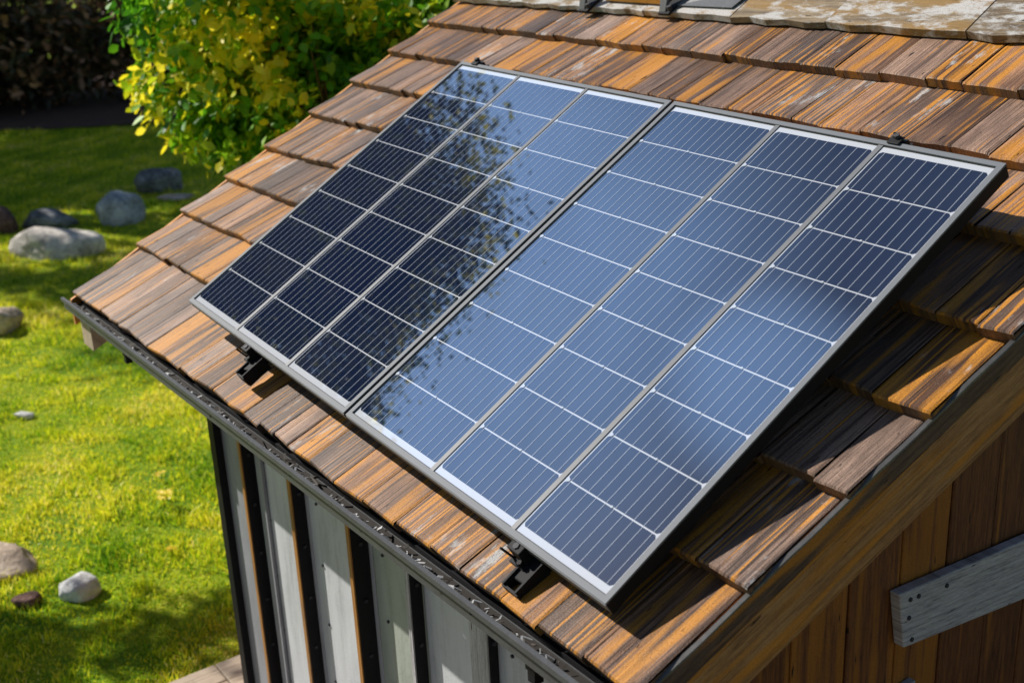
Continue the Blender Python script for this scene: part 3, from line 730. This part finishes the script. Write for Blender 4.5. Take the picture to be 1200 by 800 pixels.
# tree whose reflection shows in the left panel (stands just outside the frame)
def treecol(pos, ci, N):
    cr = NR.uniform(0, 1, ci.max()+1); return np.clip(cr[ci]**1.3*.85+.22*np.sin(pos[:, 1]*1.7+pos[:, 2]*.6)*np.sin(pos[:, 2]*1.9+1)+NR.normal(size=N)*.10, 0, 1)  # brighter yellow-green clusters paint sunlit leaves into the crown
tree('broadleaf_tree', (-15.5, -.7, GZ), (-15.5, -.35, 9.2), (3.2, 4.9, 6.5), 'tallest broadleaf tree left of the shed, mirrored in the left solar panel', 'tree', M['treeleaf'], 2600, 42, .34, .15, treecol, 'trees left of the lawn', trunk_r=.3, seed=9, lumps=18, shell=.3, aspect=.55, limbs=30)
tree('broadleaf_tree', (-14.6, -2.6, GZ), (-14.6, -2.2, 3.2), (2.0, 3.2, 3.8), 'leafy tree under the tallest one, shading the boulders', 'tree', M['treeleaf'], 230, 20, .26, .22, treecol, 'trees left of the lawn', trunk_r=.15, seed=10, shell=.2)
tree('broadleaf_tree', (-17.4, 1.6, GZ), (-17.2, 1.2, 4.6), (2.2, 2.6, 5.0), 'slim leafy tree between the tallest tree and the dark shrubs', 'tree', M['treeleaf'], 500, 20, .3, .25, treecol, 'trees left of the lawn', trunk_r=.15, seed=15, shell=.2)
tree('garden_tree', (-6.2, -3.1, GZ), (-5.5, -2.58, 2.98), (.9, .85, .62), 'small round tree beyond the left foreground shading the lower lawn', 'tree', M['treeleaf'], 150, 18, .14, .12, treecol, trunk_r=.06, seed=12)
for k, (x, y, h, rr) in enumerate(((-19.5, .2, 3.6, 2.6), (-24.5, 1.2, 4.6, 3.0), (-27.5, 4.4, 5.0, 3.4), (-28, 9.5, 5.5, 3.6), (-27, 15, 5.6, 3.6))):
    tree('broadleaf_tree', (x, y, GZ), (x, y, h), (rr, rr, rr*1.25), ['leafy tree behind the tallest tree, left of the far lawn', 'leafy tree closing the far left end of the lawn', 'tall tree behind the leftmost dark shrubs', 'tall tree behind the middle of the dark shrubs', 'tall tree behind the yellow green bush and dark shrubs'][k], 'tree', M['treeleaf'], 360, 20, .34, .28, treecol, 'trees left of the lawn', trunk_r=.2, seed=20+k, shell=.2)
# dark shrubs at the back
def darkcol(pos, ci, N):
    cr = NR.uniform(0, 1, ci.max()+1); return np.clip(cr[ci]**1.2*.85+NR.normal(size=N)*.18, 0, 1)
sl = ['dark shrub at the far left edge behind the mulch', 'dark brownish shrub second from the left at the back', 'dark shrub third from the left behind the mulch bed', 'dark shrub left of the yellow green bush', 'dark shrub showing behind the yellow green bush', 'dark shrub right of the yellow green bush', 'dark shrub beyond the roof edge', 'tall dark shrub filling the top left corner', 'tall dark shrub behind the second one', 'tall dark shrub behind the bush']
for k, (x, y, rr, h) in enumerate(((-22.5, 2.6, 1.9, 1.5), (-22.6, 5.4, 2.0, 1.6), (-22.0, 8.4, 2.1, 1.7), (-21.2, 11.6, 2.3, 1.8), (-20, 15, 2.4, 1.9), (-18.5, 18.5, 2.5, 2.0), (-16.5, 22, 2.6, 2.0), (-26, 4.0, 2.6, 3.4), (-26, 8.6, 2.8, 3.6), (-24.5, 14.0, 3.0, 3.6))):
    tree('dark_shrub', (x, y, GZ), (x, y, GZ+h*.72), (rr, rr*1.1, h*.85), sl[k], 'shrub', M['darkleaf'], 300, 16, .26, .24, darkcol, 'dark shrubs along the back', trunk_r=.08, seed=40+k, shell=.5, limbs=8)
# green hedge glimpsed over the ridge
def hedgecol(pos, ci, N):
    cr = NR.uniform(0, 1, ci.max()+1); return np.clip(cr[ci]*.6+NR.normal(size=N)*.1, 0, 1)
tree('green_hedge', (1.5, 13.5, GZ), (1.5, 13.5, .1), (5.5, 1.6, 2.1), 'green hedge glimpsed beyond the right end of the ridge', 'hedge', M['bushleaf'], 500, 16, .2, .18, hedgecol, trunk_r=.1, seed=71, shell=.5)

# ------------------------------------------------------------------ grass
CAM = np.array([4.47145, -1.08376, 1.20759])
def grass(name, N, dmin, dmax, azr, hgt, wid, power=1.0):
    u = NR.uniform(0, 1, N); d = dmin+(dmax-dmin)*u**power; az = np.radians(NR.uniform(azr[0], azr[1], N))
    x = CAM[0]+d*np.cos(az); y = CAM[1]+d*np.sin(az)
    keep = ~((x > .55) & (y > YW) & (y < 3.5) & (x < 3.2)) & ~((x > .16) & (x < 3.4) & (y > -.76) & (y < .61))
    bedc = ((x+25.5)/10.2)**2+((y-11)/9.5)**2 > .98
    keep &= bedc; x, y, d = x[keep], y[keep], d[keep]; n = len(x)
    keep2 = ~((x > .28) & ((y < -.78) | (x > 3.28))); x, y, d = x[keep2], y[keep2], d[keep2]; n = len(x)
    tuft = .6+.5*np.sin(x*5.3+np.sin(y*4.1)*2)*np.sin(y*6.1+np.cos(x*3.7)*2)+.25*np.sin(x*17)*np.sin(y*19)
    h = hgt*NR.uniform(.5, 1.3, n)*np.clip(tuft, .35, 1.5)*(1+.02*d); w = wid*NR.uniform(.7, 1.4, n)*(1+.06*np.maximum(d-5, 0))
    a = NR.uniform(0, 2*pi, n); lx, ly = NR.normal(size=n)*h*.45, NR.normal(size=n)*h*.45
    B = np.stack([x, y, np.full(n, GZ-.005)], 1); s = np.stack([np.cos(a), np.sin(a), np.zeros(n)], 1)*w[:, None]/2
    mid = B+np.stack([lx*.3, ly*.3, h*.6], 1); tip = B+np.stack([lx, ly, h], 1)
    V = np.stack([B-s, B+s, mid+s*.7, tip, mid-s*.7], 1).reshape(-1, 3)
    i = np.arange(n)[:, None]*5
    F = np.concatenate([i+np.array([[0, 1, 2]]), i+np.array([[0, 2, 4]]), i+np.array([[4, 2, 3]])], 1).reshape(-1, 3)
    patch = .46+.26*np.sin(x*2.3+np.sin(y*3))*np.sin(y*2.9+1)+.12*np.sin(x*7+y*5)
    c = np.clip(patch+NR.normal(size=n)*.20, 0, 1)
    C = np.repeat(np.stack([c, NR.uniform(0, .6, n), np.zeros(n), np.ones(n)], 1), 3, 0)
    o = fastmesh(name, V, F, M['grass'], None, C); tag(o, 'short yellow green lawn grass', 'grass', kind='stuff'); return o
grass('grass', 400000, 3.3, 30, (143, 181), .050, .008, 1.25)

# small yellow flowers by the lawn
def flower(x, y, label, s=1):
    t = thing('yellow_flower', (x, y, GZ), label, 'flower', 'yellow flowers in the lawn')
    q = MB(); q.cyl((x, y, GZ), (x+.01, y, GZ+.10*s), .0025, n=5); q.build('stem', plain('flower_stem', (.06, .16, .02), .6), t)
    q = MB()
    for k in range(9):
        cx_, cy_, cz_ = x+rnd.uniform(-.05, .05)*s, y+rnd.uniform(-.05, .05)*s, GZ+(.07+rnd.uniform(0, .05))*s
        for j in range(6):
            a = j*pi/3+rnd.random(); r_ = .020*s
            q.poly([(cx_, cy_, cz_), (cx_+r_*cos(a-.4), cy_+r_*sin(a-.4), cz_+.006), (cx_+r_*1.5*cos(a), cy_+r_*1.5*sin(a), cz_+.004), (cx_+r_*cos(a+.4), cy_+r_*sin(a+.4), cz_+.006)], None, (rnd.random()*.7, .5, 0, 1))
    q.build('bloom', M['flower'], t)
flower(-1.62, .68, 'cluster of yellow flowers in the grass near the wall corner, the bigger one')
flower(-1.98, .80, 'small yellow flower just behind the bigger cluster', .6)
flower(-1.05, .52, 'small pale yellow flower lying lower down the lawn', .5)

# ================================================================== LIGHT, SKY, CAMERA
w = bpy.data.worlds.new('World'); SC.world = w; w.use_nodes = True; nt = w.node_tree
bg = nt.nodes['Background']; sky = nt.nodes.new('ShaderNodeTexSky'); sky.sky_type = 'NISHITA'; sky.sun_disc = False
el = math.asin(SUN.z); sky.sun_elevation = el; sky.sun_rotation = atan2(SUN.x, SUN.y) % (2*pi); sky.air_density = 1.0; sky.dust_density = .5; sky.ozone_density = 1.6
tc = nt.nodes.new('ShaderNodeTexCoord'); mp = nt.nodes.new('ShaderNodeMapping'); mp.inputs['Scale'].default_value = (1, 1, 2.2); nt.links.new(tc.outputs['Generated'], mp.inputs[0])
no = nt.nodes.new('ShaderNodeTexNoise'); no.inputs['Scale'].default_value = 2.6; no.inputs['Detail'].default_value = 6; no.inputs['Roughness'].default_value = .55; nt.links.new(mp.outputs[0], no.inputs['Vector'])
rp = nt.nodes.new('ShaderNodeValToRGB'); rp.color_ramp.elements[0].position = .42; rp.color_ramp.elements[1].position = .70; nt.links.new(no.outputs[0], rp.inputs[0])
def mth(op, a, b=None, clamp=False):
    m = nt.nodes.new('ShaderNodeMath'); m.operation = op; m.use_clamp = clamp
    for i, x in ((0, a), (1, b)):
        if x is None: continue
        if hasattr(x, 'links'): nt.links.new(x, m.inputs[i])
        else: m.inputs[i].default_value = x
    return m.outputs[0]
# bright glow added to the unseen western sky for the panels to reflect
def sky_glow(az, elv, c0, c1):
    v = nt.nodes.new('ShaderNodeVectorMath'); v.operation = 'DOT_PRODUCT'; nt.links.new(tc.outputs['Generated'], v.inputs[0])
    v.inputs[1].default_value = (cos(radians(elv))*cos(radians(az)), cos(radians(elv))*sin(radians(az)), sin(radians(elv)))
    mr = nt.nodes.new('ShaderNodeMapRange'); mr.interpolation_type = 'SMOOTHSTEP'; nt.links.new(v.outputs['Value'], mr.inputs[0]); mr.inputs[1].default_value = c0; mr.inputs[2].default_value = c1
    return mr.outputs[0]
b1 = mth('MULTIPLY', sky_glow(181, 35, cos(radians(22)), cos(radians(3))), mth('ADD', mth('MULTIPLY', rp.outputs[0], .35), .62))
b2 = mth('ADD', mth('MULTIPLY', sky_glow(183, 54.5, cos(radians(6)), cos(radians(0.5))), .55), mth('MULTIPLY', sky_glow(176, 52, cos(radians(34)), cos(radians(8))), .02))
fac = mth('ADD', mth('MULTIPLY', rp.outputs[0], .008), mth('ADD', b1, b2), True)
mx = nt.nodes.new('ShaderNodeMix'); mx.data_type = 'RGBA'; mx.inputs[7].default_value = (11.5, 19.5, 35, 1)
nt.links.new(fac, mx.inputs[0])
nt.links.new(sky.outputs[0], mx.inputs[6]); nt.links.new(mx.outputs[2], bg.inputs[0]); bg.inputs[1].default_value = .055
sl_ = bpy.data.lights.new('sun', 'SUN'); sl_.energy = 5.0; sl_.angle = radians(.5); sl_.color = (1, .945, .86)
so = bpy.data.objects.new('sun', sl_); COL.objects.link(so); so.rotation_euler = SUN.to_track_quat('Z', 'Y').to_euler(); so.location = (-6, -5, 8)

cd = bpy.data.cameras.new('camera'); cam = bpy.data.objects.new('camera', cd); COL.objects.link(cam); SC.camera = cam
cam.location = (4.471448867850171, -1.0837622119559915, 1.2075913039285158); cam.rotation_euler = (1.2360841998154857, 0.043463496929564374, 0.94636137726744)
cd.sensor_width = 36; cd.lens = 1359.1849*36/1200; cd.clip_end = 2000; cd.clip_start = .05
cd.dof.use_dof = True; cd.dof.focus_distance = 2.75; cd.dof.aperture_fstop = 3.8
SC.view_settings.view_transform = 'Standard'; SC.view_settings.look = 'None'; SC.view_settings.exposure = .32; SC.view_settings.gamma = 1
SC.render.engine = 'CYCLES'; SC.cycles.use_denoising = True; SC.cycles.max_bounces = 6; SC.cycles.transparent_max_bounces = 8
for o in SC.objects:
    if '_loc' in o: del o['_loc']
